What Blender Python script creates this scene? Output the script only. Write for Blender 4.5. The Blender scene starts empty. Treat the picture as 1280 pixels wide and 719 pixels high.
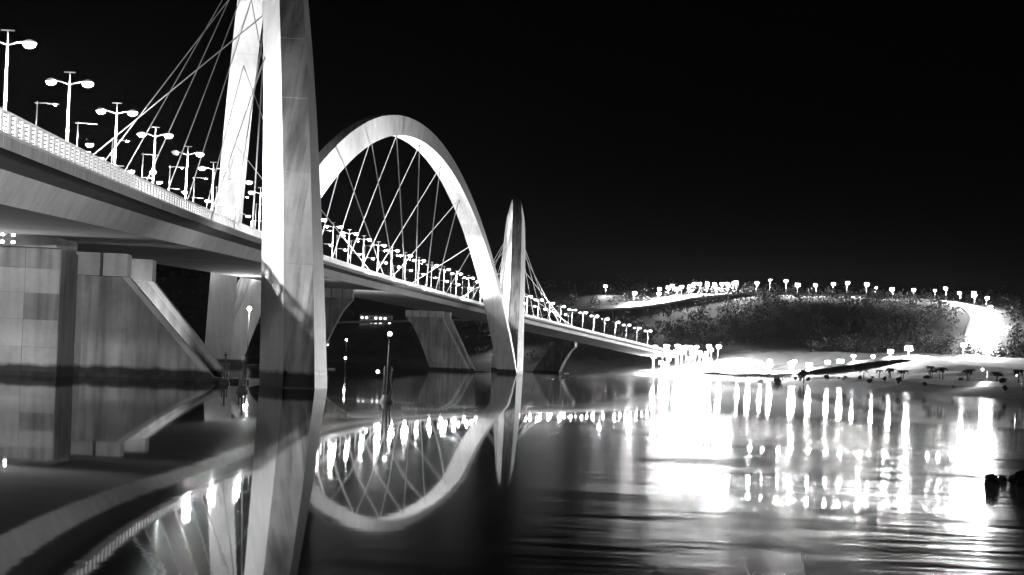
import bpy, bmesh, math, random
from mathutils import Vector, Matrix
R = math.radians
random.seed(7)
S = bpy.context.scene
COL = S.collection

# ------------------------------------------------------------------ camera
CAM_H, F_PX, ROLL = 2.42, 2432.7, 0.0449
cd = bpy.data.cameras.new('camera')
cam = bpy.data.objects.new('camera', cd); COL.objects.link(cam)
cd.sensor_width = 36.0
cd.lens = 36.0 * F_PX / 1280.0
cd.shift_y = 97.6 * math.cos(ROLL) / 1280.0
cd.shift_x = 97.6 * math.sin(ROLL) / 1280.0
cd.clip_start, cd.clip_end = 0.5, 9000
cam.matrix_world = Matrix.Translation((0, 0, CAM_H)) @ Matrix.Rotation(R(90), 4, 'X') @ Matrix.Rotation(ROLL, 4, 'Z')
S.camera = cam

# ------------------------------------------------------------------ night sky, moon, exposure
W = bpy.data.worlds.new('World'); S.world = W; W.use_nodes = True
wn = W.node_tree.nodes; wl = W.node_tree.links
for n in list(wn): wn.remove(n)
sky = wn.new('ShaderNodeTexSky'); sky.sky_type = 'NISHITA'; sky.sun_disc = False
sky.sun_elevation = R(-4); sky.sun_rotation = R(200)
bw = wn.new('ShaderNodeRGBToBW'); bg = wn.new('ShaderNodeBackground'); wo = wn.new('ShaderNodeOutputWorld')
bg.inputs['Strength'].default_value = 0.006
wl.new(sky.outputs[0], bw.inputs[0]); wl.new(bw.outputs[0], bg.inputs[0]); wl.new(bg.outputs[0], wo.inputs[0])
sd = bpy.data.lights.new('moon', 'SUN'); sd.energy = 0.03; sd.angle = R(0.5); sd.color = (1, 1, 1)
sun = bpy.data.objects.new('moon', sd); COL.objects.link(sun)
sun.rotation_euler = Vector((0.35, 1.0, -0.5)).to_track_quat('-Z', 'Y').to_euler()
S.view_settings.view_transform = 'Standard'; S.view_settings.look = 'None'
S.view_settings.exposure = 0.0; S.view_settings.gamma = 1.0
S.render.engine = 'CYCLES'
cy = S.cycles
cy.use_denoising = True
try: cy.denoiser = 'OPENIMAGEDENOISE'
except Exception: pass
cy.max_bounces = 5; cy.diffuse_bounces = 2; cy.glossy_bounces = 3; cy.volume_bounces = 0
cy.transparent_max_bounces = 6; cy.sample_clamp_indirect = 6.0
cy.caustics_reflective = False; cy.caustics_refractive = False
cy.use_light_tree = True

# ------------------------------------------------------------------ bridge geometry (metres)
X0, Y0, PHI, KAP = -35.55, 146.73, -0.0605, 0.0004
def axis(s, n=0.0):
    a = PHI + KAP * s
    x = X0 + (-math.cos(a) + math.cos(PHI)) / KAP
    y = Y0 + (math.sin(a) - math.sin(PHI)) / KAP
    return x + n * math.cos(a), y - n * math.sin(a)
def zr(s):                         # handrail level
    t = s / 720.0
    return 13.47 + 25.04 * t - 19.06 * t * t
def bp(s, n, z): x, y = axis(s, n); return Vector((x, y, z))

# ------------------------------------------------------------------ materials (all grey: a black and white place)
MATS = {}
def newmat(name):
    m = bpy.data.materials.new(name); m.use_nodes = True
    nt = m.node_tree
    for n in list(nt.nodes): nt.nodes.remove(n)
    return m, nt.nodes, nt.links
def surf(name, base, var=0.25, scale=0.6, rough=0.8, streak=0.0, bump=0.0, spec=0.3, grime=0.0, metal=0.0, tide=0.0, piece=0.0, run=1.0):
    """grey surface with blotches, vertical rain streaks, fine grain and (tide) a dark wet band at the waterline"""
    m, N, L = newmat(name)
    out = N.new('ShaderNodeOutputMaterial'); p = N.new('ShaderNodeBsdfPrincipled')
    p.inputs['Roughness'].default_value = rough; p.inputs['Specular IOR Level'].default_value = spec
    p.inputs['Metallic'].default_value = metal
    g = N.new('ShaderNodeNewGeometry')
    def noise(sc, det, stretch=(1, 1, 1)):
        mp = N.new('ShaderNodeMapping'); mp.inputs['Scale'].default_value = stretch
        t = N.new('ShaderNodeTexNoise'); t.inputs['Scale'].default_value = sc; t.inputs['Detail'].default_value = det
        L.new(g.outputs['Position'], mp.inputs[0]); L.new(mp.outputs[0], t.inputs['Vector']); return t.outputs['Fac']
    def math2(op, a, b):
        k = N.new('ShaderNodeMath'); k.operation = op
        for i, v in enumerate((a, b)):
            if isinstance(v, (int, float)): k.inputs[i].default_value = v
            else: L.new(v, k.inputs[i])
        return k.outputs[0]
    def ramp(fac, a, b, lo, hi):
        r = N.new('ShaderNodeMapRange'); r.inputs['From Min'].default_value = a; r.inputs['From Max'].default_value = b
        r.inputs['To Min'].default_value = lo; r.inputs['To Max'].default_value = hi
        L.new(fac, r.inputs['Value']); return r.outputs[0]
    v = ramp(noise(scale, 6), 0.3, 0.7, base * (1 - var), base * (1 + var))
    v = math2('MULTIPLY', v, ramp(noise(scale * 9, 4), 0.3, 0.7, 0.94, 1.05))
    if streak:
        v = math2('MULTIPLY', v, ramp(noise(1.6, 5, (1, run, 0.07)), 0.42, 0.68, 1.0, 1.0 - streak))
    if grime:
        a = ramp(noise(0.35, 7, (1, run, 0.13)), 0.48, 0.62, 1.0, 1.0 - grime)
        v = math2('MULTIPLY', v, a)
    if piece:
        oi = N.new('ShaderNodeObjectInfo'); v = math2('MULTIPLY', v, ramp(oi.outputs['Random'], 0, 1, 1 - piece, 1 + piece))
    if tide:
        sx = N.new('ShaderNodeSeparateXYZ'); L.new(g.outputs['Position'], sx.inputs[0])
        zz = math2('ADD', sx.outputs[2], math2('MULTIPLY', noise(0.8, 4), 0.5))
        v = math2('MULTIPLY', v, ramp(zz, tide + 0.05, tide + 0.4, 0.12, 1.0))
    cb = N.new('ShaderNodeCombineColor')
    for i in range(3): L.new(v, cb.inputs[i])
    L.new(cb.outputs[0], p.inputs['Base Color'])
    if bump:
        bn = N.new('ShaderNodeBump'); bn.inputs['Strength'].default_value = bump; bn.inputs['Distance'].default_value = 0.05
        L.new(noise(scale * 14, 5), bn.inputs['Height']); L.new(bn.outputs[0], p.inputs['Normal'])
    L.new(p.outputs[0], out.inputs[0])
    MATS[name] = m; return m
def glow(name, strength, c=1.0):
    m, N, L = newmat(name)
    out = N.new('ShaderNodeOutputMaterial'); e = N.new('ShaderNodeEmission')
    e.inputs['Color'].default_value = (c, c, c, 1); e.inputs['Strength'].default_value = strength
    L.new(e.outputs[0], out.inputs[0]); MATS[name] = m; return m

surf('arch_paint', 0.60, 0.08, 0.25, 0.55, streak=0.16, grime=0.08, piece=.05, run=.08, spec=0.4, tide=1.2)
surf('arch_stained', 0.38, 0.07, 0.2, 0.7, streak=0.60, grime=0.28, piece=.16, run=.08, spec=0.3, tide=1.2)
surf('arch_core', 0.16, 0.1, 0.5, 0.8)
surf('concrete', 0.32, 0.30, 0.22, 0.88, grime=.25, streak=0.42, bump=0.25, tide=0.9, piece=.12)
surf('concrete_pale', 0.44, 0.16, 0.3, 0.85, streak=0.2, bump=0.2, tide=0.9)
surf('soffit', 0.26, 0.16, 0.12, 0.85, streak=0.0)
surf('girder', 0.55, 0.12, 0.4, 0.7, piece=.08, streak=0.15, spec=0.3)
surf('fascia', 0.26, 0.15, 0.5, 0.8, streak=0.25)
surf('asphalt', 0.06, 0.2, 0.7, 0.9)
surf('rail_paint', 0.75, 0.06, 1.0, 0.5)
surf('rail_dark', 0.10, 0.15, 1.0, 0.6)
surf('pole_paint', 0.30, 0.08, 1.0, 0.45)
surf('dark_steel', 0.07, 0.2, 2.0, 0.5)
surf('cable_sheath', 0.70, 0.05, 1.0, 0.4)
surf('earth', 0.045, 0.45, 0.06, 0.95, bump=0.5)
surf('grass', 0.05, 0.4, 0.8, 0.9)
surf('foliage', 0.04, 0.4, 0.8, 0.85)
surf('bark', 0.09, 0.3, 3.0, 0.9)
surf('road', 0.30, 0.12, 0.05, 0.9)
surf('apron', 0.085, 0.3, 0.05, 0.95)
surf('rock', 0.05, 0.35, 2.5, 0.9, bump=0.6)
surf('plaster', 0.5, 0.1, 0.3, 0.9)
surf('twig', 0.30, 0.2, 20.0, 0.8)
glow('lamp_bright', 9000.0)
glow('lamp_mid', 4200.0)
glow('lamp_soft', 1400.0)
glow('lamp_dim', 120.0)
glow('lamp_far', 3000.0)
glow('lamp_plaza', 4200.0)
glow('flood_glass', 1500.0)
glow('lit_window', 6.0)
glow('work_light', 40.0)

# ------------------------------------------------------------------ mesh helpers
def link(o, parent=None):
    COL.objects.link(o)
    if parent is not None: o.parent = parent
    return o
def tag(o, label=None, cat=None, group=None, kind=None):
    if label: o['label'] = label
    if cat: o['category'] = cat
    if group: o['group'] = group
    if kind: o['kind'] = kind
    return o
def empty(name, loc, rz=0.0):
    o = bpy.data.objects.new(name, None); o.location = loc; o.rotation_euler = (0, 0, rz); o.empty_display_size = 0.5
    return link(o)
def mesh(name, verts, faces, mats, smooth=False, midx=None):
    me = bpy.data.meshes.new(name); me.from_pydata([tuple(v) for v in verts], [], faces)
    for m in (mats if isinstance(mats, (list, tuple)) else [mats]): me.materials.append(MATS[m])
    if midx: me.polygons.foreach_set('material_index', midx)
    if smooth: me.polygons.foreach_set('use_smooth', [True] * len(me.polygons))
    me.update(); return me
class MB:
    def __init__(self): self.v = []; self.f = []; self.mi = []
    def add(self, vs, fs, m=0):
        o = len(self.v); self.v += [Vector(v) for v in vs]; self.f += [tuple(i + o for i in f) for f in fs]; self.mi += [m] * len(fs); return self
    def hexa(self, p, m=0):        # 8 points: bottom 4 ccw, top 4 ccw
        return self.add(p, [(3, 2, 1, 0), (4, 5, 6, 7), (0, 1, 5, 4), (1, 2, 6, 5), (2, 3, 7, 6), (3, 0, 4, 7)], m)
    def box(self, x0, y0, z0, x1, y1, z1, m=0):
        return self.hexa([(x0, y0, z0), (x1, y0, z0), (x1, y1, z0), (x0, y1, z0), (x0, y0, z1), (x1, y0, z1), (x1, y1, z1), (x0, y1, z1)], m)
    def tube(self, pts, rad, k=8, m=0, cap=True):
        pts = [Vector(p) for p in pts]
        rad = rad if isinstance(rad, (list, tuple)) else [rad] * len(pts)
        rings = []
        for i, p in enumerate(pts):
            d = (pts[min(i + 1, len(pts) - 1)] - pts[max(i - 1, 0)]).normalized()
            a = Vector((0, 0, 1)) if abs(d.z) < 0.9 else Vector((1, 0, 0))
            u = d.cross(a).normalized(); w = u.cross(d).normalized()
            rings.append([p + (u * math.cos(q) + w * math.sin(q)) * rad[i] for q in [2 * math.pi * j / k for j in range(k)]])
        vs = [v for r in rings for v in r]; fs = []
        for i in range(len(pts) - 1):
            for j in range(k):
                a, b = i * k + j, i * k + (j + 1) % k
                fs.append((b, a, a + k, b + k))
        if cap:
            fs.append(tuple(range(k))); fs.append(tuple(len(vs) - 1 - i for i in range(k)))
        return self.add(vs, fs, m)
    def ball(self, c, r, lat=6, lon=10, m=0, sz=1.0):
        c = Vector(c); vs = [c + Vector((0, 0, r * sz))]
        for i in range(1, lat):
            th = math.pi * i / lat
            for j in range(lon):
                ph = 2 * math.pi * j / lon
                vs.append(c + Vector((r * math.sin(th) * math.cos(ph), r * math.sin(th) * math.sin(ph), r * sz * math.cos(th))))
        vs.append(c - Vector((0, 0, r * sz))); fs = []
        for j in range(lon): fs.append((0, 1 + j, 1 + (j + 1) % lon))
        for i in range(lat - 2):
            for j in range(lon):
                a = 1 + i * lon + j; b = 1 + i * lon + (j + 1) % lon
                fs.append((a, a + lon, b + lon, b))
        o = 1 + (lat - 2) * lon
        for j in range(lon): fs.append((o + (j + 1) % lon, o + j, len(vs) - 1))
        return self.add(vs, fs, m)
    def me(self, name, mats, smooth=False, off=(0, 0, 0)):
        o = Vector(off)
        return mesh(name, [v - o for v in self.v], self.f, mats, smooth, self.mi if isinstance(mats, (list, tuple)) else None)
    def build(self, name, mats, parent=None, smooth=False, off=(0, 0, 0), loc=None):
        o = bpy.data.objects.new(name, self.me(name, mats, smooth, off))
        if loc is not None: o.location = loc
        return link(o, parent)
def copy_tree(o, parent=None):
    c = o.copy(); COL.objects.link(c); c.parent = parent
    for ch in o.children: copy_tree(ch, c)
    return c

# ------------------------------------------------------------------ the lake: one sheet, bent down towards this bank to shorten the reflections
def reflection_slope(y):
    def sm(a, b, x):
        t = min(1, max(0, (x - a) / (b - a))); return t * t * (3 - 2 * t)
    return SW1 * (1 - sm(60, 125, y)) + SW2 * (1 - sm(25, 55, y))
SW1, SW2 = 0.017, 0.018
ys = []; y = 3.0
while y < 150: ys.append(y); y *= 1.012
while y < 7000: ys.append(y); y *= 1.12
zs = [0.0] * len(ys)
for i in range(len(ys) - 2, -1, -1):
    if ys[i] < 150:
        n = 8; dz = 0
        for k in range(n):
            yy = ys[i] + (ys[i + 1] - ys[i]) * (k + .5) / n
            dz += reflection_slope(yy) * (ys[i + 1] - ys[i]) / n
        zs[i] = zs[i + 1] - dz
def water_z(y):
    for i in range(len(ys) - 1):
        if ys[i] <= y <= ys[i + 1]:
            t = (y - ys[i]) / (ys[i + 1] - ys[i]); return zs[i] * (1 - t) + zs[i + 1] * t
    return zs[0] if y < ys[0] else 0.0
xs_f = [-1.4 + 2.8 * j / 28 for j in range(29)]
verts = []; faces = []
for i, yv in enumerate(ys):
    for a in xs_f: verts.append((a * (yv + 25), yv, zs[i]))
nx = len(xs_f)
for i in range(len(ys) - 1):
    for j in range(nx - 1): faces.append((i * nx + j, i * nx + j + 1, (i + 1) * nx + j + 1, (i + 1) * nx + j))
m, N, L = newmat('water'); MATS['water'] = m
out = N.new('ShaderNodeOutputMaterial'); g = N.new('ShaderNodeNewGeometry')
def wnoise(stretch, det, off):
    mp = N.new('ShaderNodeMapping'); mp.inputs['Scale'].default_value = stretch; mp.inputs['Location'].default_value = off
    t = N.new('ShaderNodeTexNoise'); t.inputs['Scale'].default_value = 1.0; t.inputs['Detail'].default_value = det
    L.new(g.outputs['Position'], mp.inputs[0]); L.new(mp.outputs[0], t.inputs['Vector']); return t.outputs['Fac']
def wm(op, a, b, c=None):
    k = N.new('ShaderNodeMath'); k.operation = op
    for i, v in enumerate((a, b, c)):
        if v is None: continue
        if isinstance(v, (int, float)): k.inputs[i].default_value = v
        else: L.new(v, k.inputs[i])
    return k.outputs[0]
n1 = wm('SUBTRACT', wnoise((0.10, 0.9, 1), 3, (3, 1, 0)), 0.5)      # long crests lying across the view
n2 = wm('SUBTRACT', wnoise((0.5, 3.5, 1), 3, (0, 7, 0)), 0.5)       # fine ripples
n3 = wm('SUBTRACT', wnoise((0.05, 0.06, 1), 2, (9, 4, 0)), 0.5)     # patches of breeze
brz = N.new('ShaderNodeMapRange'); brz.inputs['From Min'].default_value = -0.12; brz.inputs['From Max'].default_value = 0.12
brz.inputs['To Min'].default_value = 0.4; brz.inputs['To Max'].default_value = 1.6; L.new(n3, brz.inputs['Value'])
sx = N.new('ShaderNodeSeparateXYZ'); L.new(g.outputs['Position'], sx.inputs[0])
# breeze is stronger out on the open lake to the right of the bridge
opn = N.new('ShaderNodeMapRange'); opn.interpolation_type = 'SMOOTHSTEP'
opn.inputs['From Min'].default_value = -2.0; opn.inputs['From Max'].default_value = 9.0
opn.inputs['To Min'].default_value = 0.06; opn.inputs['To Max'].default_value = 1.0; L.new(sx.outputs[0], opn.inputs['Value'])
far_ = N.new('ShaderNodeMapRange'); far_.interpolation_type = 'SMOOTHSTEP'      # ripples average out with distance
for k_, v_ in (('From Min', 22.0), ('From Max', 72.0), ('To Min', 1.0), ('To Max', 0.03)): far_.inputs[k_].default_value = v_
L.new(sx.outputs[1], far_.inputs['Value'])
amp = wm('MULTIPLY', wm('MULTIPLY', brz.outputs[0], opn.outputs[0]), far_.outputs[0])
slope_y = wm('MULTIPLY', wm('ADD', wm('MULTIPLY', n1, 0.055), wm('MULTIPLY', n2, 0.11)), amp)
def gauss(c, w, a):                                   # shading tilt of slope a that shifts reflections, no wave in the mesh
    t = wm('DIVIDE', wm('SUBTRACT', sx.outputs[1], c), w); return wm('MULTIPLY', wm('EXPONENT', wm('MULTIPLY', wm('MULTIPLY', t, t), -1.0), 0.0), a)
def side(a, b):
    k = N.new('ShaderNodeMapRange'); k.interpolation_type = 'SMOOTHSTEP'; k.inputs['From Min'].default_value = a; k.inputs['From Max'].default_value = b
    L.new(sx.outputs[0], k.inputs['Value']); return k.outputs[0]
slope_y = wm('ADD', slope_y, wm('MULTIPLY', wm('ADD', gauss(84, 13, 0.011), gauss(53, 5, 0.022)), side(3.0, 8.0)))
slope_y = wm('ADD', slope_y, wm('MULTIPLY', gauss(20, 26, 0.034), side(2.0, 6.0)))
slope_y = wm('ADD', slope_y, wm('MULTIPLY', gauss(22, 26, -0.030), side(-4.0, -11.0)))
slope_x = wm('MULTIPLY', wm('MULTIPLY', n2, 0.012), amp)
cv = N.new('ShaderNodeCombineXYZ'); L.new(slope_x, cv.inputs[0]); L.new(slope_y, cv.inputs[1])
va = N.new('ShaderNodeVectorMath'); va.operation = 'ADD'; L.new(g.outputs['Normal'], va.inputs[0]); L.new(cv.outputs[0], va.inputs[1])
vn = N.new('ShaderNodeVectorMath'); vn.operation = 'NORMALIZE'; L.new(va.outputs[0], vn.inputs[0])
gl = N.new('ShaderNodeBsdfGlossy'); gl.inputs['Color'].default_value = (.82, .82, .82, 1); gl.inputs['Roughness'].default_value = 0.03
gr = N.new('ShaderNodeBsdfGlossy'); gr.inputs['Color'].default_value = (.8, .8, .8, 1); gr.inputs['Roughness'].default_value = 0.22
df = N.new('ShaderNodeBsdfDiffuse'); df.inputs['Color'].default_value = (.02, .02, .02, 1)
L.new(vn.outputs[0], gl.inputs['Normal'])
n4 = wm('SUBTRACT', wnoise((0.22, 1.5, 1), 6, (4, 37, 0)), 0.5)         # breeze lines that break the long light columns
n6 = wm('SUBTRACT', wnoise((0.7, 5.0, 1), 3, (5, 2, 0)), 0.5)
cr = N.new('ShaderNodeCombineXYZ'); L.new(wm('MULTIPLY', wm('ADD', wm('MULTIPLY', n4, 0.26), wm('MULTIPLY', n6, 0.16)), opn.outputs[0]), cr.inputs[1])
va2 = N.new('ShaderNodeVectorMath'); va2.operation = 'ADD'; L.new(va.outputs[0], va2.inputs[0]); L.new(cr.outputs[0], va2.inputs[1])
vr = N.new('ShaderNodeVectorMath'); vr.operation = 'NORMALIZE'; L.new(va2.outputs[0], vr.inputs[0]); L.new(vr.outputs[0], gr.inputs['Normal'])
mx = N.new('ShaderNodeMixShader'); fy = N.new('ShaderNodeMapRange'); fy.interpolation_type = 'SMOOTHSTEP'
for k_, v_ in (('From Min', 50.0), ('From Max', 140.0), ('To Min', 0.8), ('To Max', 0.03)): fy.inputs[k_].default_value = v_
L.new(sx.outputs[1], fy.inputs['Value']); stk = N.new('ShaderNodeMapRange'); stk.clamp = True
for k_, v_ in (('From Min', -0.16), ('From Max', 0.16), ('To Min', 0.35), ('To Max', 1.2)): stk.inputs[k_].default_value = v_
L.new(n4, stk.inputs['Value'])
L.new(wm('MULTIPLY', wm('MULTIPLY', opn.outputs[0], fy.outputs[0]), stk.outputs[0]), mx.inputs[0]); L.new(gl.outputs[0], mx.inputs[1]); L.new(gr.outputs[0], mx.inputs[2])
fr = N.new('ShaderNodeFresnel'); fr.inputs['IOR'].default_value = 1.34; L.new(vn.outputs[0], fr.inputs['Normal'])
m2 = N.new('ShaderNodeMixShader'); L.new(fr.outputs[0], m2.inputs[0]); L.new(df.outputs[0], m2.inputs[1]); L.new(mx.outputs[0], m2.inputs[2])
L.new(m2.outputs[0], out.inputs[0])
lake = link(bpy.data.objects.new('lake', mesh('lake', verts, faces, 'water', True))); tag(lake, kind='structure')

# ------------------------------------------------------------------ far bank and hill: one terrain sheet
SHORE = [(150, 250), (122, 380), (114, 450), (111, 590), (127, 960), (112, 1040), (70, 1095), (0, 1190), (-200, 1300), (-900, 1380)]
def shore_dist(x, y):
    """signed distance to the shoreline, positive on land (right / far side)"""
    best = 1e9; sgn = 1
    for (ax, ay), (bx, by) in zip(SHORE, SHORE[1:]):
        dx, dy = bx - ax, by - ay
        t = max(0, min(1, ((x - ax) * dx + (y - ay) * dy) / (dx * dx + dy * dy)))
        px, py = ax + t * dx, ay + t * dy
        d = math.hypot(x - px, y - py)
        if d < best - 1e-6:
            best = d; sgn = 1 if (dx * (y - ay) - dy * (x - ax)) < 0 else -1
    return best * sgn
def sm(a, b, x):
    t = min(1, max(0, (x - a) / (b - a))); return t * t * (3 - 2 * t)
def ground_z(x, y):
    d = shore_dist(x, y)
    if d < -12: return -4.0
    if d < 0: return -4.0 * (-d / 12)
    far = sm(600, 1000, y)
    z = 3.6 * sm(0, 16, d) + (3.0 + 11.0 * far) * sm(14, 72, d)
    z += 42 * sm(1060, 1330, y) * sm(20, 220, d)
    z += 0.5 * math.sin(x * .09 + y * .031) * math.sin(y * .055 - x * .02) * sm(5, 30, d)
    return z
gx = [-1500, -1100, -800, -600, -450, -340, -260, -200] + [-160 + 10 * i for i in range(67)] + [530, 600, 700, 850, 1050, 1300]
gy = [230, 260, 300] + [330 + 12 * i for i in range(98)] + [1520, 1560, 1620, 1700, 1800, 1950]
verts = [(x, y, ground_z(x, y)) for y in gy for x in gx]; nx = len(gx)
faces = [(j * nx + i, j * nx + i + 1, (j + 1) * nx + i + 1, (j + 1) * nx + i) for j in range(len(gy) - 1) for i in range(nx - 1)]
tag(link(bpy.data.objects.new('far_shore', mesh('far_shore', verts, faces, 'earth', True))), kind='structure')

# ------------------------------------------------------------------ the bridge
BR = empty('arch_bridge', bp(0, 0, 0))
tag(BR, 'long road bridge with three tall pale diagonal arches standing in the lake', 'bridge')
BO = BR.location.copy()
S0, S1 = -112.0, 935.0
def sweep(profile, s0, s1, ds):
    """profile: list of (n, dz below handrail level); closed tube along the deck"""
    k = len(profile); n = max(1, int(round((s1 - s0) / ds))); vs = []; fs = []
    for i in range(n + 1):
        s = s0 + (s1 - s0) * i / n
        for (pn, dz) in profile: vs.append(bp(s, pn, zr(s) - dz))
    for i in range(n):
        for j in range(k):
            a, b = i * k + j, i * k + (j + 1) % k
            fs.append((a, b, b + k, a + k))
    fs.append(tuple(reversed(range(k)))); fs.append(tuple(n * k + j for j in range(k)))
    return vs, fs
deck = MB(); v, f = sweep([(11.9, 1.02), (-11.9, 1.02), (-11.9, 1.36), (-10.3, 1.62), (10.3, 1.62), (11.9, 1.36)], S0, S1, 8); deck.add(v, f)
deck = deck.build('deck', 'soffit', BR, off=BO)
q = MB(); v, f = sweep([(11.2, 1.0), (-11.2, 1.0), (-11.2, 1.016), (11.2, 1.016)], S0, S1, 8); q.add(v, f); q.build('roadway', 'asphalt', deck, off=BO)
q = MB(); v, f = sweep([(.6, .78), (-.6, .78), (-.6, .998), (.6, .998)], S0, S1, 8); q.add(v, f); q.build('median_kerb', 'concrete_pale', deck, off=BO)
for sg in (1, -1):
    q = MB(); v, f = sweep([(sg * 11.85, .80), (sg * 11.3, .80), (sg * 11.3, .998), (sg * 11.85, .998)], S0, S1, 8); q.add(v, f); q.build('kerb', 'concrete_pale', deck, off=BO)
# steel box girder in lengths with visible butt joints
s = S0
while s < S1 - 1:
    e = min(s + 18, S1)
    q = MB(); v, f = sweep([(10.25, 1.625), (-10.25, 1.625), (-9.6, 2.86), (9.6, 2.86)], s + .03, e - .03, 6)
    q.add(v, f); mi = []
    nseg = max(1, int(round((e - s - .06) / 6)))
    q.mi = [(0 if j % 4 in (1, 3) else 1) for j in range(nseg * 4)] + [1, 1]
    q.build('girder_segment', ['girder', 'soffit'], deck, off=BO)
    s = e
# edge fascia panels (the near edge), each a piece of its own
s = S0; cnt = 0
while s < S1 - 1:
    e = s + 3.6
    if cnt < 295:
        for sg in ((1, -1) if False else (1,)):
            q = MB(); v, f = sweep([(11.905, .98), (12.03, .98), (12.03, 1.42), (11.905, 1.40)], s + .02, e - .02, 3.6); q.add(v, f)
            q.build('fascia_panel', 'fascia', deck, off=BO)
    cnt += 1; s = e
q = MB(); v, f = sweep([(-11.905, .98), (-12.03, .98), (-12.03, 1.42), (-11.905, 1.40)], S0, S1, 8); q.add(v, [tuple(reversed(t)) for t in f]); q.build('fascia_band', 'fascia', deck, off=BO)

# railings
for sg in (1, -1):
    rail = MB()
    for dz, h, w in ((0.0, .09, .12), (.36, .03, .04), (.52, .03, .04), (.68, .03, .04), (.2, .03, .04)):
        v, f = sweep([(sg * 11.7 + w / 2, dz), (sg * 11.7 - w / 2, dz), (sg * 11.7 - w / 2, dz + h), (sg * 11.7 + w / 2, dz + h)], S0, S1, 6); rail.add(v, f, 0 if dz == 0 else 1)
    rail = rail.build('railing', ['rail_paint', 'rail_dark'], BR, off=BO)
    rest = MB(); s = S0 + .5; cnt = 0
    bm_ = MB(); bm_.box(-.07, -.28, -.72, .07, .28, 0); bme = bm_.me('baluster', 'rail_paint')
    while s < S1:
        c = bp(s, sg * 11.7, zr(s) - .085); a = -(PHI + KAP * s)
        if cnt < 298 and sg == 1:
            o = link(bpy.data.objects.new('baluster', bme), rail); o.location = c - BO; o.rotation_euler = (0, 0, a)
        else:
            u = Vector((math.cos(a), math.sin(a), 0)); w = Vector((-u.y, u.x, 0)); P = [c + u * i * .07 + w * j * .28 for i, j in ((-1, -1), (1, -1), (1, 1), (-1, 1))]
            rest.hexa([p - Vector((0, 0, .72)) for p in P] + P)
        cnt += 1; s += 1.55
    tag(rest.build('baluster_row', 'rail_paint', rail, off=BO), kind='stuff')

# arches ------------------------------------------------------------------
ZT = 62.6
JS = [(0, 19.6), (240, -19.6), (480, 19.6), (720, -29)]
BOW = [0.6, 0.0, 1.5]
def arch_point(i, t):
    (sa, na), (sb, nb) = JS[i], JS[i + 1]
    a = Vector((*axis(sa, na), 0)); b = Vector((*axis(sb, nb), 0))
    p = a.lerp(b, t); q = 4 * t * (1 - t)
    p.x += BOW[i] * q
    p.z = -1.5 + (ZT + 1.5) * (q ** 0.94)
    return p
def arch_ring(i, t, sc=1.0):
    e = 1e-3
    p = arch_point(i, t); d = (arch_point(i, min(1, t + e)) - arch_point(i, max(0, t - e))).normalized()
    pl = arch_point(i, 1) - arch_point(i, 0); B = Vector((pl.y, -pl.x, 0)).normalized()
    O = B.cross(d).normalized()
    if O.z < 0 and abs(t - .5) < .3: O = -O
    mid = (arch_point(i, 0) + arch_point(i, 1)) / 2
    if (p - mid - Vector((0, 0, 15))).dot(O) < 0: O = -O
    k = abs(2 * t - 1)
    sc *= (.84, 1.0, 1.24)[i]; dr = (5.0 + 1.6 * k ** 2) * sc; wi = (4.9 + 1.5 * k ** 2) * sc; wo_ = (2.5 + .3 * k) * sc
    return [p + O * dr / 2 - B * wo_ / 2, p + O * dr / 2 + B * wo_ / 2, p - O * dr / 2 + B * wi / 2, p - O * dr / 2 - B * wi / 2]
def loft(rings):
    k = len(rings[0]); vs = [v for r in rings for v in r]; fs = []
    for i in range(len(rings) - 1):
        for j in range(k):
            a, b = i * k + j, i * k + (j + 1) % k
            fs.append((a, b, b + k, a + k))
    fs.append(tuple(reversed(range(k)))); fs.append(tuple((len(rings) - 1) * k + j for j in range(k)))
    return vs, fs
def fixn(me):
    b = bmesh.new(); b.from_mesh(me); bmesh.ops.recalc_face_normals(b, faces=b.faces); b.to_mesh(me); b.free()
NSEG = 30
ALAB = ['lit arch whose stained near leg rises past the deck edge', 'broad bright arch spanning the middle of the bridge', 'narrow arch seen edge on beyond the middle arch']
for i in range(3):
    v, f = loft([arch_ring(i, t / 60, .985) for t in range(61)]); q = MB(); q.add(v, f)
    arch = q.build('arch', 'arch_core', BR, off=BO); fixn(arch.data); arch['label'] = ALAB[i]
    for k in range(NSEG):
        t0, t1 = k / NSEG, (k + 1) / NSEG; g_ = 0.00007
        v, f = loft([arch_ring(i, t0 + g_ + (t1 - t0 - 2 * g_) * j / 3) for j in range(4)]); q = MB(); q.add(v, f)
        q.mi = [1 if j % 4 == 0 else 0 for j in range(12)] + [0, 0]
        o = q.build('arch_segment', ['arch_paint', 'arch_stained'], arch, off=BO); fixn(o.data)
    # stay cables from the arch to both deck edges
    sgn = 1 if JS[i][1] < 0 else -1
    for k in range(8):
        t = .20 + .6 * k / 7
        rg = arch_ring(i, t); top = (rg[2] + rg[3]) / 2
        st = JS[i][0] + 240 * t
        for (n_, sa) in ((-11.6, st - 4), (11.6, st + (-40, -52, 16)[i])):
            base = bp(sa, n_, zr(sa) - .9)
            q = MB(); q.tube([base, base.lerp(top, .04), base.lerp(top, .0401), top], [.2, .2, .07 if i == 0 else .12, .07 if i == 0 else .12], 6)
            q.build('stay_cable', 'cable_sheath', arch, True, BO)
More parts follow.
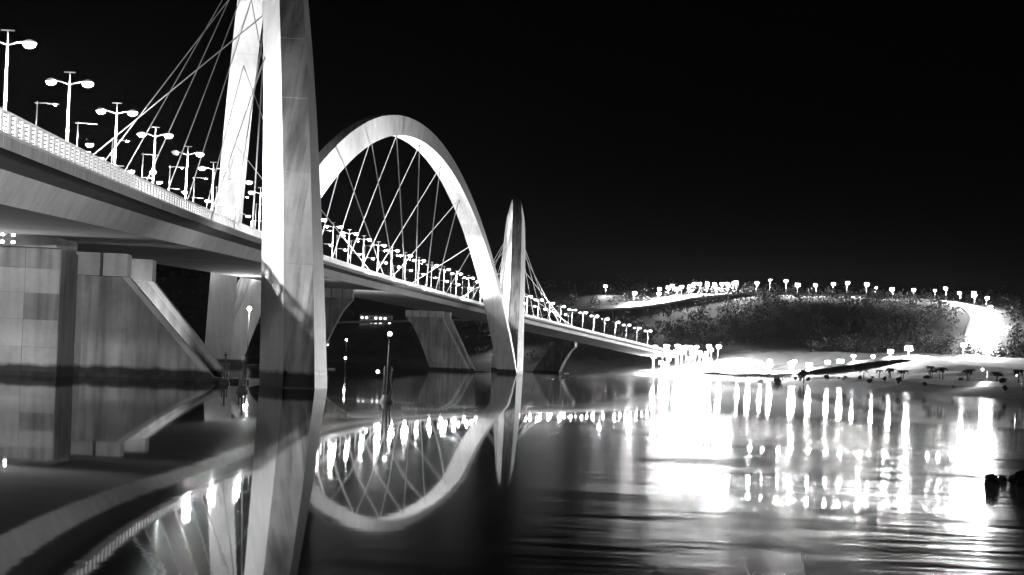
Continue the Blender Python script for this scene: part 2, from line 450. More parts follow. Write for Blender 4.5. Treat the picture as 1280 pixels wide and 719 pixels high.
# piers -------------------------------------------------------------------
def prism(mb, s0, s1, poly, m=0):
    """poly in (n, z), extruded along the bridge from s0 to s1"""
    k = len(poly); vs = [bp(s0, n, z) for n, z in poly] + [bp(s1, n, z) for n, z in poly]
    fs = [tuple(range(k)), tuple(reversed(range(k, 2 * k)))] + [(j, (j + 1) % k + 0, (j + 1) % k + k, j + k)[::-1] for j in range(k)]
    mb.add(vs, fs, m)
def pier(s, lean, htop, w_top=(-6.5, 4.7), w_bot=(0.5, 12.3)):
    cap = MB(); prism(cap, s - 1.0, s + 11, [(lean * 1.0 - 8 * 1, -2.5), (lean * 1.0 + 14 * lean, -2.5), (lean * 14, 0.35), (lean * 1.0 - 8 * lean, 0.35)] if False else sorted_poly([(lean * -2, -2.5), (lean * 15, -2.5), (lean * 15, .3), (lean * -2, .3)]))
    root = cap.build('pier', 'concrete', BR, off=BO); fixn(root.data)
    for k, (ds, dn) in enumerate(((0, 0), (8.2, 1.0))):
        poly = []
        for u in range(7):                                   # concave inner edge
            t = u / 6; poly.append((lean * (w_top[0] + (w_bot[0] - w_top[0]) * t ** .7 + dn), htop * (1 - t)))
        poly.append((lean * (w_bot[1] + dn * .5), 0)); poly.append((lean * (w_top[1] + dn), htop))
        q = MB(); prism(q, s + ds, s + ds + 1.6, poly); o = q.build('wall_blade', 'concrete', root, off=BO); fixn(o.data)
        # pale raised rib along the sloping edge
        a0, a1 = poly[-1], poly[-2]
        q = MB(); prism(q, s + ds - .18, s + ds - .01, [(a0[0] - .55 * lean, a0[1]), a0, a1, (a1[0] - .55 * lean, a1[1])]); o = q.build('edge_rib', 'concrete_pale', root, off=BO); fixn(o.data)
        under = zr(s) - 2.9
        for b in range(5):
            n0 = w_top[0] + dn + (w_top[1] - w_top[0]) * (b + .06) / 5; n1_ = w_top[0] + dn + (w_top[1] - w_top[0]) * (b + .94) / 5
            q = MB(); prism(q, s + ds - .5, s + ds + 2.0, [(lean * n0, htop + .02), (lean * n1_, htop + .02), (lean * n1_, min(under, htop + 1.9)), (lean * n0, min(under, htop + 1.9))]); o = q.build('bearing_block', 'concrete_pale', root, off=BO); fixn(o.data)
    return root
def sorted_poly(p): return p
pier(14, 1, 8.3)
pier(246, -1, 14.5)
pier(452, 1, 16.2, (-10.5, 1.5), (-2, 10.5))
pier(712, -1, 12.0)
# heavy square pier beside the first pair, cast in lifts whose panels show
q = MB(); prism(q, 1.2, 9, [(-11.7, -2.5), (1.3, -2.5), (1.3, 9.7), (-11.7, 9.7)]); blk = q.build('pier', 'concrete', BR, off=BO); fixn(blk.data)
blk['label'] = 'heavy square pier of patched concrete panels under the deck'
rows = [0.35, 2.2, 4.3, 6.3, 8.2, 9.75]
for c in range(5):
    for r_ in range(5):
        n0 = -11.75 + 2.6 * c; dep = random.uniform(.05, .16)
        q = MB(); prism(q, 1.2 - dep, 1.19, [(n0 + .02, rows[r_] + .02), (n0 + 2.58, rows[r_] + .02), (n0 + 2.58, rows[r_ + 1] - .02), (n0 + .02, rows[r_ + 1] - .02)])
        o = q.build('panel', random.choice(['concrete', 'concrete', 'concrete_pale']), blk, off=BO); fixn(o.data)
q = MB(); prism(q, .6, 10, [(-12, 9.77), (1.0, 9.77), (1.0, zr(2) - 2.9), (-12, zr(2) - 2.9)]); o = q.build('pier_cap', 'concrete_pale', blk, off=BO); fixn(o.data)

# ------------------------------------------------------------------ street lamps on the bridge
def median_lamp():
    r = empty('street_lamp', (0, 0, 0))
    q = MB(); q.tube([(0, 0, 0), (0, 0, .5), (0, 0, .52), (0, 0, 10.6)], [.26, .26, .16, .08], 10); q.build('pole', 'pole_paint', r, True)
    q = MB(); q.tube([(0, 0, 10.6), (0, 0, 11.3)], .05, 6); q.tube([(-.45, 0, 11.3), (.45, 0, 11.3)], .05, 6); q.build('finial', 'pole_paint', r, True)
    for sg in (1, -1):
        q = MB(); q.tube([(0, 0, 10.3), (sg * .6, 0, 10.5), (sg * 1.1, 0, 10.62)], [.07, .06, .05], 6); q.build('arm', 'pole_paint', r, True)
        h = MB(); h.tube([(sg * 1.45, 0, 10.50), (sg * 1.45, 0, 10.56), (sg * 1.45, 0, 10.70), (sg * 1.45, 0, 10.78)], [.52, .50, .30, .08], 12)
        for i_, v_ in enumerate(h.v): h.v[i_] = Vector((v_.x, v_.y * .7, v_.z))
        hd = h.build('lamp_head', 'pole_paint', r, True); fixn(hd.data)
        g_ = MB(); g_.ball((sg * 1.45, 0, 10.495), .42, 6, 10, sz=.75)
        g_.v = [Vector((v_.x, v_.y * .75, min(v_.z, 10.495))) for v_ in g_.v]; g_.build('lens', 'lamp_bright', hd, True)
    return r
def set_lens(root, idx, mat):
    heads = [c for c in root.children if c.name.startswith('lamp_head')]
    for c in heads[idx].children:
        key = 'lens_' + mat + str(idx)
        if key not in LENS:
            LENS[key] = c.data.copy(); LENS[key].materials[0] = MATS[mat]
        c.data = LENS[key]
LENS = {}
proto = median_lamp()
SL = [-41 + 25 * i for i in range(39)]
for k, s in enumerate(SL):
    o = proto if k == 0 else copy_tree(proto)
    o.location = bp(s, 0, zr(s) - .78); o.rotation_euler = (random.uniform(-.012, .012), random.uniform(-.012, .012), -(PHI + KAP * s) + random.uniform(-.12, .12))
    tag(o, 'tall tapered double arm lamp post on the bridge median', 'street lamp', 'lamp posts along the bridge median')
    b0 = ['lamp_bright', 'lamp_mid', 'lamp_bright', 'lamp_mid', 'lamp_soft', 'lamp_mid'][(k * 7 + 3) % 6]
    b1 = ['lamp_soft', 'pole_paint', 'lamp_dim', 'pole_paint', 'lamp_soft'][(k * 3 + 1) % 5]
    if k < 5: b0, b1 = 'lamp_bright', 'lamp_dim'
    set_lens(o, 0, b0); set_lens(o, 1, b1)
def edge_lamp():
    r = empty('edge_lamp_post', (0, 0, 0))
    q = MB(); q.tube([(0, 0, 0), (0, 0, 13.0)], [.11, .06], 8); q.build('pole', 'pole_paint', r, True)
    for z, l, mt, rr in ((12.8, 1.7, 'lamp_dim', .16), (9.6, 1.1, 'lamp_dim', .12)):
        q = MB(); q.tube([(-.25, 0, z), (l * .6, 0, z + .05), (l, 0, z)], .035, 6); q.build('arm', 'pole_paint', r, True)
        h = MB(); h.hexa([(l * .6, -.11, z - .06), (l + .5, -.13, z - .06), (l + .5, .13, z - .06), (l * .6, .11, z - .06), (l * .6, -.06, z + .06), (l + .45, -.07, z + .06), (l + .45, .07, z + .06), (l * .6, .06, z + .06)])
        hd = h.build('lamp_head', 'pole_paint', r); fixn(hd.data)
        g_ = MB(); g_.ball((l + .1, 0, z - .1), rr, 4, 8, sz=.5); g_.build('lens', mt, hd, True)
    return r
proto2 = edge_lamp()
for k in range(34):
    s = 52 + 22 * k
    o = proto2 if k == 0 else copy_tree(proto2)
    o.location = bp(s, -11.0, zr(s) - 1.0); o.rotation_euler = (0, 0, -(PHI + KAP * s))
    tag(o, 'slim lamp post with two short arms along the far edge of the bridge', 'lamp post', 'slim lamp posts on the far bridge edge')
    if k in (1, 3): set_lens(o, 0, 'lamp_mid'); set_lens(o, 1, 'lamp_soft')
    elif k % 3 == 0: set_lens(o, 1, 'lamp_soft')

# ------------------------------------------------------------------ floodlights aimed at the arches
def flood(s, n, dz, target, power, size, lens='flood_glass', label=None, r=.30):
    loc = bp(s, n, zr(s) + dz)
    d = (Vector(target) - loc).normalized()
    root = empty('floodlight', loc); root.rotation_euler = (0, 0, 0)
    tag(root, label or 'floodlight clamped to the bridge deck and aimed up at an arch', 'floodlight', None if label else 'floodlights along the bridge deck')
    u = d.cross(Vector((0, 0, 1))).normalized(); w = u.cross(d)
    q = MB(); q.tube([-d * .45, -d * .1, d * .12], [.16, r, r * 1.05], 10); h = q.build('housing', 'dark_steel', root, True)
    q = MB(); q.tube([d * .125, d * .14], [r * .95, r * .9], 10); q.build('lens', lens, h)
    q = MB(); q.tube([-d * .1 + u * .34, -d * .1 - u * .34], .035, 6); q.tube([Vector((0, 0, -.1)) - d * .2, Vector((0, 0, -.95 if n < 11.9 else -.5))], .05, 6); q.build('bracket', 'dark_steel', root)
    ld = bpy.data.lights.new('flood_beam', 'SPOT'); ld.energy = power; ld.spot_size = R(size); ld.spot_blend = .8; ld.shadow_soft_size = .25
    lo = bpy.data.objects.new('flood_beam', ld); link(lo, root); lo.location = d * .2; lo.rotation_euler = d.to_track_quat('-Z', 'Y').to_euler()
    return root
def AP(i, t): return arch_point(i, t)
K = 1000.0
flood(150, -11, -.3, AP(0, .82), 97.2972 * K, 75)         # far leg of the first arch
flood(120, -6, -.3, AP(0, .72), 117.936 * K, 60)
flood(20, -10.5, -.3, AP(0, .16), 62.8992 * K, 80)        # near leg, inner flank
flood(45, -10.5, -.3, AP(0, .30), 98.28 * K, 60)
flood(330, 10.5, -.3, AP(1, .72), 275.184 * K, 80)        # middle arch
flood(300, 10.5, -.3, AP(1, .50), 482.664 * K, 75)
flood(270, 10.5, -.3, AP(1, .35), 394.212 * K, 75)
flood(415, 10.5, -.3, AP(1, .86), 120.12 * K, 90)
flood(215, 10.5, -.3, AP(1, .18), 218.4 * K, 80)
flood(505, -9, -.3, AP(2, .15), 340.704 * K, 80)          # far arch
flood(540, -9, -.3, AP(2, .35), 456.456 * K, 70)

def added_uplight(loc, tgt, power, size, label):  # unseen lamps added to brighten the underside of the deck
    s_, n_ = 0, 0; root = empty('added_uplight', loc); tag(root, label, 'added_uplight'); d = (Vector(tgt) - Vector(loc)).normalized()
    q = MB(); q.tube([-d * .3, d * .1], [.14, .24], 10); h = q.build('housing', 'dark_steel', root, True)
    q = MB(); q.tube([d * .105, d * .12], [.22, .21], 10); q.build('lens', 'lit_window', h)
    q = MB(); q.box(-.3, -.06, -.35, .3, .06, -.2); q.build('foot_plate', 'dark_steel', root)
    ld = bpy.data.lights.new('added_uplight_beam', 'SPOT'); ld.energy = power; ld.spot_size = R(size); ld.spot_blend = 1.0; ld.shadow_soft_size = .2
    lo = bpy.data.objects.new('added_uplight_beam', ld); link(lo, root); lo.location = d * .2; lo.rotation_euler = d.to_track_quat('-Z', 'Y').to_euler()
added_uplight(bp(.2, -9.5, .8), bp(-26, 2, 10), 16.9 * K, 120, 'unseen lamp added at the square pier foot to light the deck underside')
added_uplight(bp(18.5, 4, .8), bp(48, 2, 11), 20.8 * K, 120, 'unseen lamp added between the flared pier walls to light the deck underside')
added_uplight(bp(268, -4, .8), bp(320, 4, 17), 78 * K, 110, 'unseen lamp added at the second pier foot to light the deck underside')

# ------------------------------------------------------------------ near bank (the photographer's side), added floodlight masts and dry stems
v = []; f = []
nbx = [-90 + 6 * i for i in range(31)]; nby = [-50, -30, -15, -5, 0, 3, 5, 7, 9, 11, 13, 15, 18]
for yy in nby:
    for xx in nbx:
        z = .95 - 3.6 * sm(8.5, 18, yy) + .08 * math.sin(xx * .7 + yy) + (.8 * sm(0, -40, yy))
        v.append((xx, yy, z))
k = len(nbx); f = [(j * k + i, j * k + i + 1, (j + 1) * k + i + 1, (j + 1) * k + i) for j in range(len(nby) - 1) for i in range(k - 1)]
tag(link(bpy.data.objects.new('near_bank', mesh('near_bank', v, f, 'earth', True))), kind='structure')
def mast(loc, aims, label):  # masts added out of view to light the piers and deck side
    root = empty('added_flood_mast', loc); tag(root, label, 'added floodlight mast')
    q = MB(); q.tube([(0, 0, -.3), (0, 0, 6.2)], [.14, .09], 10); q.build('pole', 'pole_paint', root, True)
    q = MB(); q.tube([(-.8, 0, 6.1), (.8, 0, 6.1)], .05, 6); q.build('crossbar', 'pole_paint', root, True)
    for j, (tgt, pw, size) in enumerate(aims):
        c = Vector((-.6 + 1.2 * j / max(1, len(aims) - 1), 0, 6.35)); d = (Vector(tgt) - Vector(loc) - c).normalized()
        q = MB(); q.tube([c - d * .35, c, c + d * .15], [.12, .24, .27], 10); h = q.build('housing', 'dark_steel', root, True)
        q = MB(); q.tube([c + d * .155, c + d * .17], [.25, .24], 10); q.build('lens', 'lit_window', h)
        ld = bpy.data.lights.new('flood_beam', 'SPOT'); ld.energy = pw; ld.spot_size = R(size); ld.spot_blend = .6; ld.shadow_soft_size = .3
        lo = bpy.data.objects.new('flood_beam', ld); link(lo, root); lo.location = c + d * .25; lo.rotation_euler = d.to_track_quat('-Z', 'Y').to_euler()
mast((17, -6, 1.0), [(bp(-70, 11, 9.5), 440 * K, 21), (bp(455, -2, 9), 1700 * K, 7)], 'unseen mast with two floodlights added on the near bank to light the bridge')
mast((-15, -8, 1.0), [(bp(16, -1, 6), 230 * K, 19)], 'unseen mast with one floodlight added on the near bank to light the piers')
bl = empty('added_bollard', (5.0, -1.5, .95)); tag(bl, 'unseen bollard light added on the near bank to brighten the dry stems', 'bollard light')  # added out of view so the dry stems catch light
q = MB(); q.tube([(0, 0, -.2), (0, 0, .7)], .09, 10); q.build('post', 'dark_steel', bl, True)
q = MB(); q.tube([(0, 0, .71), (0, 0, .85)], .085, 10); q.build('lens', 'lamp_mid', bl, True)
q = MB(); q.tube([(0, 0, .86), (0, 0, .9)], [.14, .1], 10); q.build('cap', 'dark_steel', bl, True)
def stem(pts, rad, label, side):
    q = MB(); q.tube(pts, [rad * (1 - .6 * i / (len(pts) - 1)) for i in range(len(pts))], 6)
    o = q.build('dry_stem', 'twig', None, True, off=pts[0], loc=pts[0])
    for a, b in side:
        t = MB(); t.tube([Vector(a), Vector(a).lerp(Vector(b), .5) + Vector((0, 0, .01)), Vector(b)], [rad * .45, rad * .35, rad * .2], 5); t.build('side_shoot', 'twig', o, True, off=pts[0])
    tag(o, label, 'plant stem')
stem([(1.47, 9, .8), (1.455, 9, 1.2), (1.425, 9, 1.45), (1.395, 9, 1.60)], .009, 'upright dry stem with a small forked tip on the near bank', [((1.397, 9, 1.60), (1.425, 9, 1.612)), ((1.397, 9, 1.60), (1.385, 9, 1.62))])
stem([(1.24, 9, .8), (1.20, 9, 1.3), (1.165, 9, 1.49), (1.12, 9, 1.575)], .007, 'leaning dry stem poking up from the near bank', [((1.165, 9, 1.49), (1.19, 9, 1.52)), ((1.165, 9, 1.49), (1.145, 9, 1.50))])

# rocks standing in the shallows
def rock(c, r, label, seed, flat=.7):
    rnd = random.Random(seed); b = bmesh.new(); bmesh.ops.create_icosphere(b, subdivisions=3, radius=1)
    ph = [(Vector((rnd.uniform(-1, 1), rnd.uniform(-1, 1), rnd.uniform(-1, 1))).normalized(), rnd.uniform(2, 6), rnd.uniform(0, 6)) for _ in range(7)]
    for v_ in b.verts:
        k_ = 1 + sum(.07 * math.sin(p[1] * v_.co.dot(p[0]) * 2 + p[2]) for p in ph) + rnd.uniform(-.03, .03)
        v_.co = Vector((v_.co.x * r[0], v_.co.y * r[1], v_.co.z * r[2])) * k_
    me = bpy.data.meshes.new('rock'); b.to_mesh(me); b.free(); me.materials.append(MATS['rock'])
    o = link(bpy.data.objects.new('rock', me)); o.location = c; tag(o, label, 'rock')
for (px, py, hh, ww, lab) in ((1239, 603, .22, .22, 'small round dark rock alone in the water off the right bank'), (1252, 600, .10, .14, 'tiny dark rock between the round rock and the big one'), (1279, 606, .32, .42, 'big dark rock in the shallows by the right bank')):
    hzn = 457.6 + .0449 * (px - 640); dd = (py - hzn) / F_PX; yy = 55.0
    for _ in range(20): yy = (CAM_H - water_z(yy)) / dd
    rock((((px - 640) + (py - 360) * .0449) / F_PX * yy, yy, water_z(yy) + hh * .25), (ww, ww * .9, hh), lab, px)

# ------------------------------------------------------------------ channel markers in the water
def marker(x, y, h, lit, label):
    z0 = water_z(y); root = empty('channel_marker', (x, y, z0)); tag(root, label, 'channel marker')
    q = MB(); q.tube([(0, 0, -1.5), (0, 0, h)], [.10, .06], 8); q.build('post', 'dark_steel', root, True)
    q = MB(); q.tube([(0, 0, -.3), (0, 0, .15), (0, 0, .16), (0, 0, .42)], [.42, .40, .30, .28], 10); q.build('float_collar', 'dark_steel', root, True)
    for sg in (-1, 1):
        q = MB(); q.tube([(sg * .22, .05, -1), (sg * .19, 0, h * .56)], .06, 6); q.build('guide_rod', 'dark_steel', root, True)
    q = MB(); q.tube([(-.26, 0, h * .5), (.26, 0, h * .5)], .05, 6); q.build('crossbar', 'dark_steel', root, True)
    q = MB(); q.tube([(0, 0, h), (0, 0, h + .12)], [.13, .15], 8); hd = q.build('lantern', 'dark_steel', root, True)
    q = MB(); q.ball((0, 0, h + .24), .14, 5, 8); q.build('lens', 'lit_window' if lit else 'pole_paint', hd, True)
    if lit:
        q = MB(); q.tube([(-.2, 0, h * .42), (-.55, 0, h * .46)], .03, 5); q.build('side_bracket', 'dark_steel', root, True)
        q = MB(); q.ball((-.6, 0, h * .47), .11, 4, 8); q.build('side_lens', 'lit_window', root, True)
marker(-6.9, 112, 3.7, True, 'channel marker with lit globe and two guide rods beside the near arch leg')
marker(-16.6, 122, 1.9, False, 'short dark marker post close to the left of the near arch leg')
marker(-21.8, 150, 2.2, False, 'thin dark post in the water behind the flared pier wall')
marker(13.0, 480, 6.0, False, 'dark post with three floats in the water right of the far arch')
for dx in (-2.2, 0.2, 2.2):
    q = MB(); q.ball((0, 0, .05), .5, 5, 8, sz=.8); o = q.build('mooring_buoy', 'dark_steel', None, True, loc=(13.0 + dx, 470, .1)); tag(o, 'small dark buoy floating at the foot of the far marker post', 'buoy', 'buoys by the far marker post')
# lamp on the far side pier foot and two small pier lamps
def pier_lamp(x, y, z0, h, mat, r, label):
    root = empty('pier_lamp', (x, y, z0)); tag(root, label, 'lamp')
    q = MB(); q.tube([(0, 0, 0), (0, 0, h)], [.07, .05], 6); q.build('post', 'dark_steel', root, True)
    q = MB(); q.ball((0, 0, h + r), r, 5, 8); q.build('globe', mat, root, True)
pier_lamp(-45.4, 338, -.5, 10.5, 'lamp_mid', .28, 'bright lamp on a post under the deck beyond the near leg')
pier_lamp(-24.5, 292, -.3, 2.6, 'work_light', .16, 'small lamp low on a post right of the near arch leg')
pier_lamp(-31.0, 370, -.3, 6.0, 'work_light', .2, 'small lamp on a taller post near the second pier')
# strip of work lights under the deck on the square pier
root = empty('work_light_strip', bp(-1.5, -4.2, 9.9)); tag(root, 'double row of small work lights under the deck above the square pier', 'work lights')
q = MB(); q.box(-2.6, -.05, .0, 2.6, .05, .08); q.box(-2.6, -.05, .55, 2.6, .05, .63); q.build('rail', 'dark_steel', root)
for a in range(7):
    for b_ in range(2):
        q = MB(); q.box(-.11, -.06, -.09, .11, .06, .09); q.build('lamp', 'work_light', root, loc=(-2.4 + a * .8, -.13, .04 + .55 * b_))

# ------------------------------------------------------------------ road looping up the far hill, and the lamps along it
ROAD = [(104, 1072), (125, 1052), (148, 960), (170, 885), (196, 850), (215, 900), (246, 1030), (281, 1170), (298, 1235), (292, 1288), (256, 1312), (200, 1312), (130, 1305), (60, 1300), (-60, 1320), (-200, 1370)]
def catmull(P, n):
    out = []
    for i in range(len(P) - 1):
        p0 = Vector(P[max(i - 1, 0)]); p1 = Vector(P[i]); p2 = Vector(P[i + 1]); p3 = Vector(P[min(i + 2, len(P) - 1)])
        for j in range(n):
            t = j / n; out.append(.5 * ((2 * p1) + (-p0 + p2) * t + (2 * p0 - 5 * p1 + 4 * p2 - p3) * t * t + (-p0 + 3 * p1 - 3 * p2 + p3) * t ** 3))
    out.append(Vector(P[-1])); return out
def ribbon(name, pts, w, lift, mat):
    vs = []; fs = []
    for i, p in enumerate(pts):
        d = (pts[min(i + 1, len(pts) - 1)] - pts[max(i - 1, 0)]).normalized(); nrm = Vector((d.y, -d.x))
        zc = max(ground_z(*(p + nrm * a)) for a in (-w / 2, 0, w / 2)) + lift
        for a, dz in ((-w / 2 - 1.5, -1.6), (-w / 2, 0), (w / 2, 0), (w / 2 + 1.5, -1.6)): vs.append((*(p + nrm * a), zc + dz))
    for i in range(len(pts) - 1):
        for j in range(3): fs.append((i * 4 + j, i * 4 + j + 1, i * 4 + 5 + j, i * 4 + 4 + j))
    o = link(bpy.data.objects.new(name, mesh(name, vs, fs, mat))); tag(o, kind='structure'); fixn(o.data); return o
rp = catmull(ROAD, 10); ribbon('road', rp, 15, .35, 'road')
vs = []; fs = []; AX = [62 + 4 * i for i in range(46)]; AY = [560 + 8 * i for i in range(70)]; idx = {}
for b_, yy in enumerate(AY):
    for a_, xx in enumerate(AX):
        idx[a_, b_] = len(vs); vs.append((xx, yy, ground_z(xx, yy) + .12))
for b_ in range(len(AY) - 1):
    for a_ in range(len(AX) - 1):
        d = shore_dist(AX[a_] + 2, AY[b_] + 4)
        if 14 + 3 * math.sin(AY[b_] * .05) < d < 66 * sm(540, 800, AY[b_]) + 6 * math.sin(AY[b_] * .021): fs.append((idx[a_, b_], idx[a_ + 1, b_], idx[a_ + 1, b_ + 1], idx[a_, b_ + 1]))
tag(link(bpy.data.objects.new('shore_lawn', mesh('shore_lawn', vs, fs, 'apron', True))), kind='structure')
PATH = catmull([(133, 440), (127, 520), (127, 600), (134, 760), (143, 920), (132, 1035)], 10); ribbon('path', PATH, 3.0, .25, 'road')
def far_lamp(mat, h=7.0, r=1.0):
    rt = empty('road_lamp', (0, 0, 0))
    q = MB(); q.tube([(0, 0, -.5), (0, 0, h)], [.16, .09], 6); q.build('pole', 'pole_paint', rt, True)
    q = MB(); q.tube([(0, 0, h - .1), (1.3, 0, h + .25)], .06, 5); q.build('arm', 'pole_paint', rt, True)
    q = MB(); q.tube([(1.3, 0, h + r * .3), (1.3, 0, h + r * .4), (1.3, 0, h + r * .75)], [r * 1.3, r * 1.25, r * .2], 10); hd = q.build('lamp_head', 'dark_steel', rt)
    q = MB(); q.ball((1.3, 0, h), r, 6, 8, sz=.9); q.v = [Vector((v_.x, v_.y, min(v_.z, h + r * .28))) for v_ in q.v]; q.build('lens', mat, hd, True)
    q = MB(); rr = r * 1.22; arc = [R(85 + 190 * k / 9) for k in range(10)]                     # plate added behind the lens to keep lamp light off the hill
    pv_ = [(1.3 + rr * math.cos(a), rr * math.sin(a)) for a in arc] + [(1.3 + (rr + .05) * math.cos(a), (rr + .05) * math.sin(a)) for a in reversed(arc)]
    k_ = len(pv_); q.add([(x, y, h - r * 1.15) for x, y in pv_] + [(x, y, h + r * .34) for x, y in pv_], [(a, (a + 1) % k_, (a + 1) % k_ + k_, a + k_) for a in range(k_)])
    q.build('added_shield', 'dark_steel', hd)
    return rt
PROT = {}
def place_lamp(x, y, mat, label, group, h=7.0, r=1.0, rz=None):
    key = (mat, h, r)
    if key not in PROT: PROT[key] = o = far_lamp(mat, h, r)
    else: o = copy_tree(PROT[key])
    o.location = (x, y, ground_z(x, y)); o.rotation_euler = (0, 0, math.atan2(-y, -x) + random.uniform(-.35, .35) if rz is None else rz); tag(o, label, 'street lamp', group); return o
# along the road at an even pitch
acc = 0; last = rp[0]; nxt = 8; lower = []; upper = []
for i in range(1, len(rp)):
    seg = (rp[i] - rp[i - 1]); ln = seg.length
    while acc + ln >= nxt:
        p = rp[i - 1] + seg * ((nxt - acc) / ln); d = seg.normalized(); p = p + Vector((d.y, -d.x)) * 7
        nxt += (15 if p.x < 200 else 17) if p.y < 1250 else (10.5 if p.x > 110 else 8)
        if p.x < 95 and p.y > 1200: continue
        p = p + Vector((random.uniform(-3, 3), random.uniform(-3, 3))); hh = random.choice([5.5, 6.5, 7.5]); rr = random.choice([.65, 1.0, 1.0, 1.3])
        if p.y > 1240: place_lamp(p.x, p.y, random.choice(['lamp_far', 'lamp_far', 'lamp_soft']), 'bright lamp in the row along the upper hill road', 'lamps along the upper hill road', hh + 1.5, rr)
        else: place_lamp(p.x, p.y, random.choice(['lamp_far', 'lamp_far', 'lamp_far', 'lamp_soft']), 'bright lamp in the row along the lower shore road', 'lamps along the lower shore road', hh, rr)
    acc += ln
for k in range(12):
    place_lamp(101 + 4.6 * k + random.uniform(-1, 1), 1325 + random.uniform(-6, 6), 'lamp_far', 'closely set bright lamp in the dense row on the hilltop', 'dense lamp row on the hilltop')
place_lamp(83, 1320, 'lamp_bright', 'single lamp standing apart on the hill left of the dense row', None)
place_lamp(65, 1350, 'lamp_soft', 'faint single lamp farthest out on the dark hill', None)
place_lamp(-2, 1240, 'lamp_soft', 'weak lamp low on the dark slope behind the bridge', None, 6.0)
for k in range(24):
    a = 2.399 * k; rr = 3.3 * math.sqrt(k + .5)
    place_lamp(98 + rr * 1.25 * math.cos(a), 1090 + rr * math.sin(a), 'lamp_plaza', 'tall dazzling floodlight lamp where the bridge meets the shore', 'plaza lamps at the bridge end', [7.0, 10.5, 14.0, 12.0][k % 4], [1.1, .9, 1.2][k % 3])
place_lamp(126, 512, 'lamp_bright', 'low lamp beside the shore path near the palms', None, 3.6, .2, R(180))
place_lamp(122, 462, 'lamp_dim', 'unlit looking short post at the dark end of the shore path', None, 3.6, .12, R(180))

# ------------------------------------------------------------------ plants on the far bank
def frond(mb, base, ang, ln, droop, rnd):
    d = Vector((math.cos(ang), math.sin(ang), 0)); w = Vector((-d.y, d.x, 0)); pr = None
    for k in range(6):
        t = k / 5; p = base + d * ln * t + Vector((0, 0, ln * (.45 * t - droop * t * t))); wd = .05 + .34 * math.sin(math.pi * min(1, t + .08)) ** .8
        cur = (p - w * wd + Vector((0, 0, -wd * .5)), p, p + w * wd + Vector((0, 0, -wd * .5)))
        if pr: mb.add([pr[0], pr[1], pr[2], cur[0], cur[1], cur[2]], [(0, 1, 4, 3), (1, 2, 5, 4)])
        pr = cur
def palm(x, y, h, seed, label, group):
    rnd = random.Random(seed); z = ground_z(x, y); rt = empty('palm_tree', (x, y, z)); tag(rt, label, 'palm tree', group)
    lean = rnd.uniform(-.3, .3); q = MB(); q.tube([(0, 0, -.3), (lean * .4, 0, h * .5), (lean, 0, h)], [.2, .13, .12], 7); q.build('trunk', 'bark', rt, True)
    q = MB()
    for k in range(15): frond(q, Vector((lean, 0, h)), k * 2.4 + rnd.uniform(-.2, .2), rnd.uniform(1.4, 2.2), rnd.uniform(.5, 1.2), rnd)
    q.build('crown', 'foliage', rt)
for k in range(15):
    yy = 520 + 14 * k + random.uniform(-5, 5)
    palm(127 + random.uniform(3, 10), yy, random.uniform(2.6, 4.4), 50 + k, 'small dark palm tree in the row beside the shore path', 'palms beside the shore path')
def leaf_mass(mb, c, r, n, rnd, size):
    for _ in range(n):
        d = Vector((rnd.gauss(0, 1), rnd.gauss(0, 1), rnd.gauss(0, 1))).normalized() * rnd.uniform(.35, 1.0) ** .5
        k_ = 1 + .25 * math.sin(5 * d.x + 3 * d.y + c.x) ; p = c + Vector((d.x * r[0], d.y * r[1], d.z * r[2])) * k_
        u = Vector((rnd.gauss(0, 1), rnd.gauss(0, 1), rnd.gauss(0, 1))).normalized(); w = u.orthogonal().normalized(); s_ = size * rnd.uniform(.6, 1.5)
        mb.add([p - u * s_, p + w * s_ * .45, p + u * s_, p - w * s_ * .45], [(0, 1, 2, 3)])
def shrub(x, y, r, seed, label, group=None, trunk=0.0, name='shrub', cat='shrub'):
    rnd = random.Random(seed); z = ground_z(x, y); rt = empty(name, (x, y, z)); tag(rt, label, cat, group)
    q = MB()
    for k in range(4):
        a = rnd.uniform(0, 6.28); q.tube([(0, 0, -.3), (math.cos(a) * r * .2, math.sin(a) * r * .2, trunk + r * .5), (math.cos(a) * r * .6, math.sin(a) * r * .6, trunk + r)], [.16 * (1 + trunk * .2), .1, .04], 5)
    q.build('trunk' if trunk else 'stems', 'bark', rt, True)
    q = MB()
    for k in range(7):
        a = rnd.uniform(0, 6.28); rr = rnd.uniform(0, .6) * r
        leaf_mass(q, Vector((math.cos(a) * rr, math.sin(a) * rr, trunk + r * rnd.uniform(.4, 1.1))), (r * .55, r * .55, r * .45), 110, rnd, .16 * r)
    q.build('crown', 'foliage', rt)
shrub(121.5, 800, 2.4, 1, 'dark leafy tree standing alone on the lit shore', None, 2.5, 'tree', 'tree')
shrub(119.5, 860, 1.9, 2, 'dark rounded shrub at the water edge next to the lone tree')
shrub(125, 905, 2.2, 3, 'wide dark shrub on the low point below the bridge end')
shrub(121, 935, 1.8, 4, 'low dark shrub at the tip of the point')
for k in range(26):
    yy = 440 + 20 * k + random.uniform(-7, 7); xx = 125 + random.uniform(-5, 2) if yy < 700 else 131 + random.uniform(-4, 4)
    shrub(xx, yy, random.uniform(.5, 1.2), 100 + k, 'low dark shrub on the bank below the shore path', 'shrubs on the shore bank')
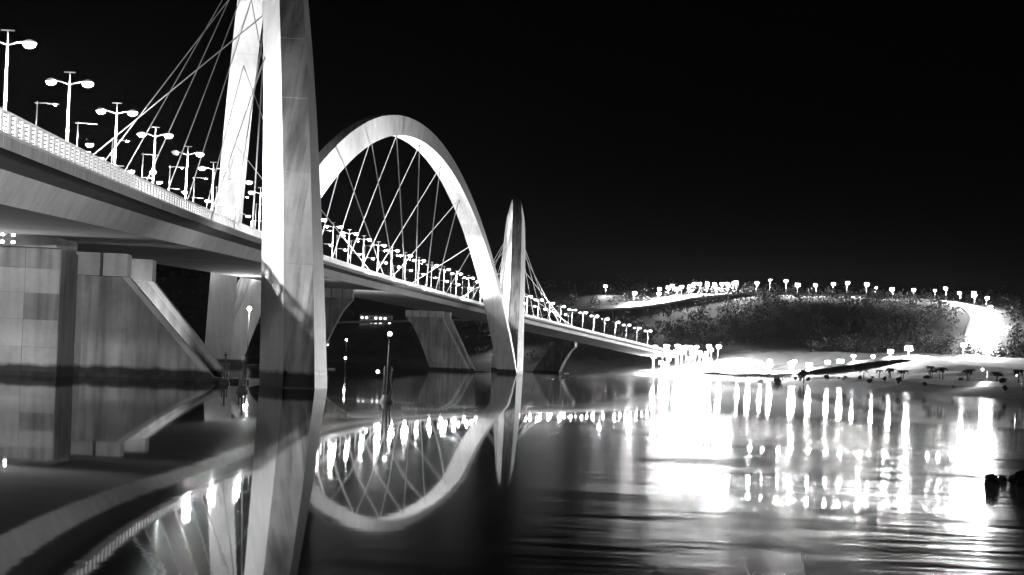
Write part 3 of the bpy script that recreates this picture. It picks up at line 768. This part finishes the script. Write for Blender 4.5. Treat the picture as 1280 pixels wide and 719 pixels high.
# far woodland on the hill: one dark mass
rnd = random.Random(5); q = MB()
for k in range(3000):
    x = rnd.uniform(-420, 420) if k % 4 == 0 else rnd.uniform(-20, 350); y = rnd.uniform(1110, 1600) if k % 4 == 0 else rnd.uniform(930, 1330)
    if shore_dist(x, y) < (30 if y > 1130 else 78) or min((Vector((x, y)) - p).length for p in rp[::3]) < 16 or (abs(x - 110) < 60 and y < 1150) : continue
    r_ = rnd.uniform(2.2, 4.4) if k % 17 else rnd.uniform(5, 7.5); leaf_mass(q, Vector((x, y, ground_z(x, y) + r_ * .9)), (r_, r_, r_), 34, rnd, .8)
tag(q.build('woodland', 'foliage'), 'dark woodland covering the far hillside', 'woodland', kind='stuff')
# grass tufts on the embankment at the bridge end
q = MB()
for k in range(5200):
    x = rnd.uniform(70, 150); y = rnd.uniform(930, 1090); d = shore_dist(x, y)
    if d < 1.5 or d > 34: continue
    z = ground_z(x, y); h_ = rnd.uniform(.4, 1.1); a = rnd.uniform(0, 6.28); lx, ly = rnd.uniform(-.5, .5), rnd.uniform(-.5, .5)
    q.add([(x - .12 * math.cos(a), y - .12 * math.sin(a), z - .1), (x + .12 * math.cos(a), y + .12 * math.sin(a), z - .1), (x + lx, y + ly, z + h_)], [(0, 1, 2)])
tag(q.build('grass', 'grass'), 'rough grass on the embankment at the bridge end', 'grass', kind='stuff')
# houses with lit windows, low on the far shore behind the bridge
def house(x, y, w, d_, h, label, lit):
    z = ground_z(x, y); rt = empty('house', (x, y, z)); tag(rt, label, 'house')
    q = MB(); q.box(-w / 2, 0, -1.5, w / 2, d_, h); q.build('wall', 'plaster', rt)
    q = MB(); q.add([(-w / 2 - .6, -.6, h), (w / 2 + .6, -.6, h), (w / 2 + .6, d_ + .6, h), (-w / 2 - .6, d_ + .6, h), (-w / 2 + 1, d_ / 2, h + 2), (w / 2 - 1, d_ / 2, h + 2)], [(0, 1, 5, 4), (1, 2, 5), (2, 3, 4, 5), (3, 0, 4), (3, 2, 1, 0)]); q.build('roof', 'dark_steel', rt)
    n_ = int(w / 3)
    for k in range(n_):
        for fl in range(int(h / 3)):
            xx = -w / 2 + w * (k + .5) / n_; on = ((k * 3 + fl * 5) % 4) < lit
            q = MB(); q.box(xx - .7, -.08, 1 + fl * 3, xx + .7, -.01, 2.3 + fl * 3); wd = q.build('window', 'lit_window' if on else 'dark_steel', rt)
            q = MB(); q.box(xx - .8, -.12, .88 + fl * 3, xx + .8, -.01, .99 + fl * 3); q.build('sill', 'plaster', wd)
house(-92, 1330, 22, 9, 6.5, 'long two storey house with lit windows seen below the bridge deck', 3)
house(-126, 1300, 12, 8, 3.4, 'small single storey house left of the long lit house', 2)
house(-58, 1345, 10, 8, 3.4, 'small house with few lit windows right of the long lit house', 1)

# ------------------------------------------------------------------ haze: even night air round everything
hz = MB(); hz.box(-1600, -60, -6, 1400, 2000, 78)
m, N, L = newmat('haze'); MATS['haze'] = m
out = N.new('ShaderNodeOutputMaterial'); pv = N.new('ShaderNodeVolumePrincipled')
pv.inputs['Color'].default_value = (.95, .95, .95, 1); pv.inputs['Density'].default_value = 0.000008; pv.inputs['Anisotropy'].default_value = 0.2
L.new(pv.outputs[0], out.inputs['Volume'])
tag(hz.build('haze', 'haze'), kind='stuff')
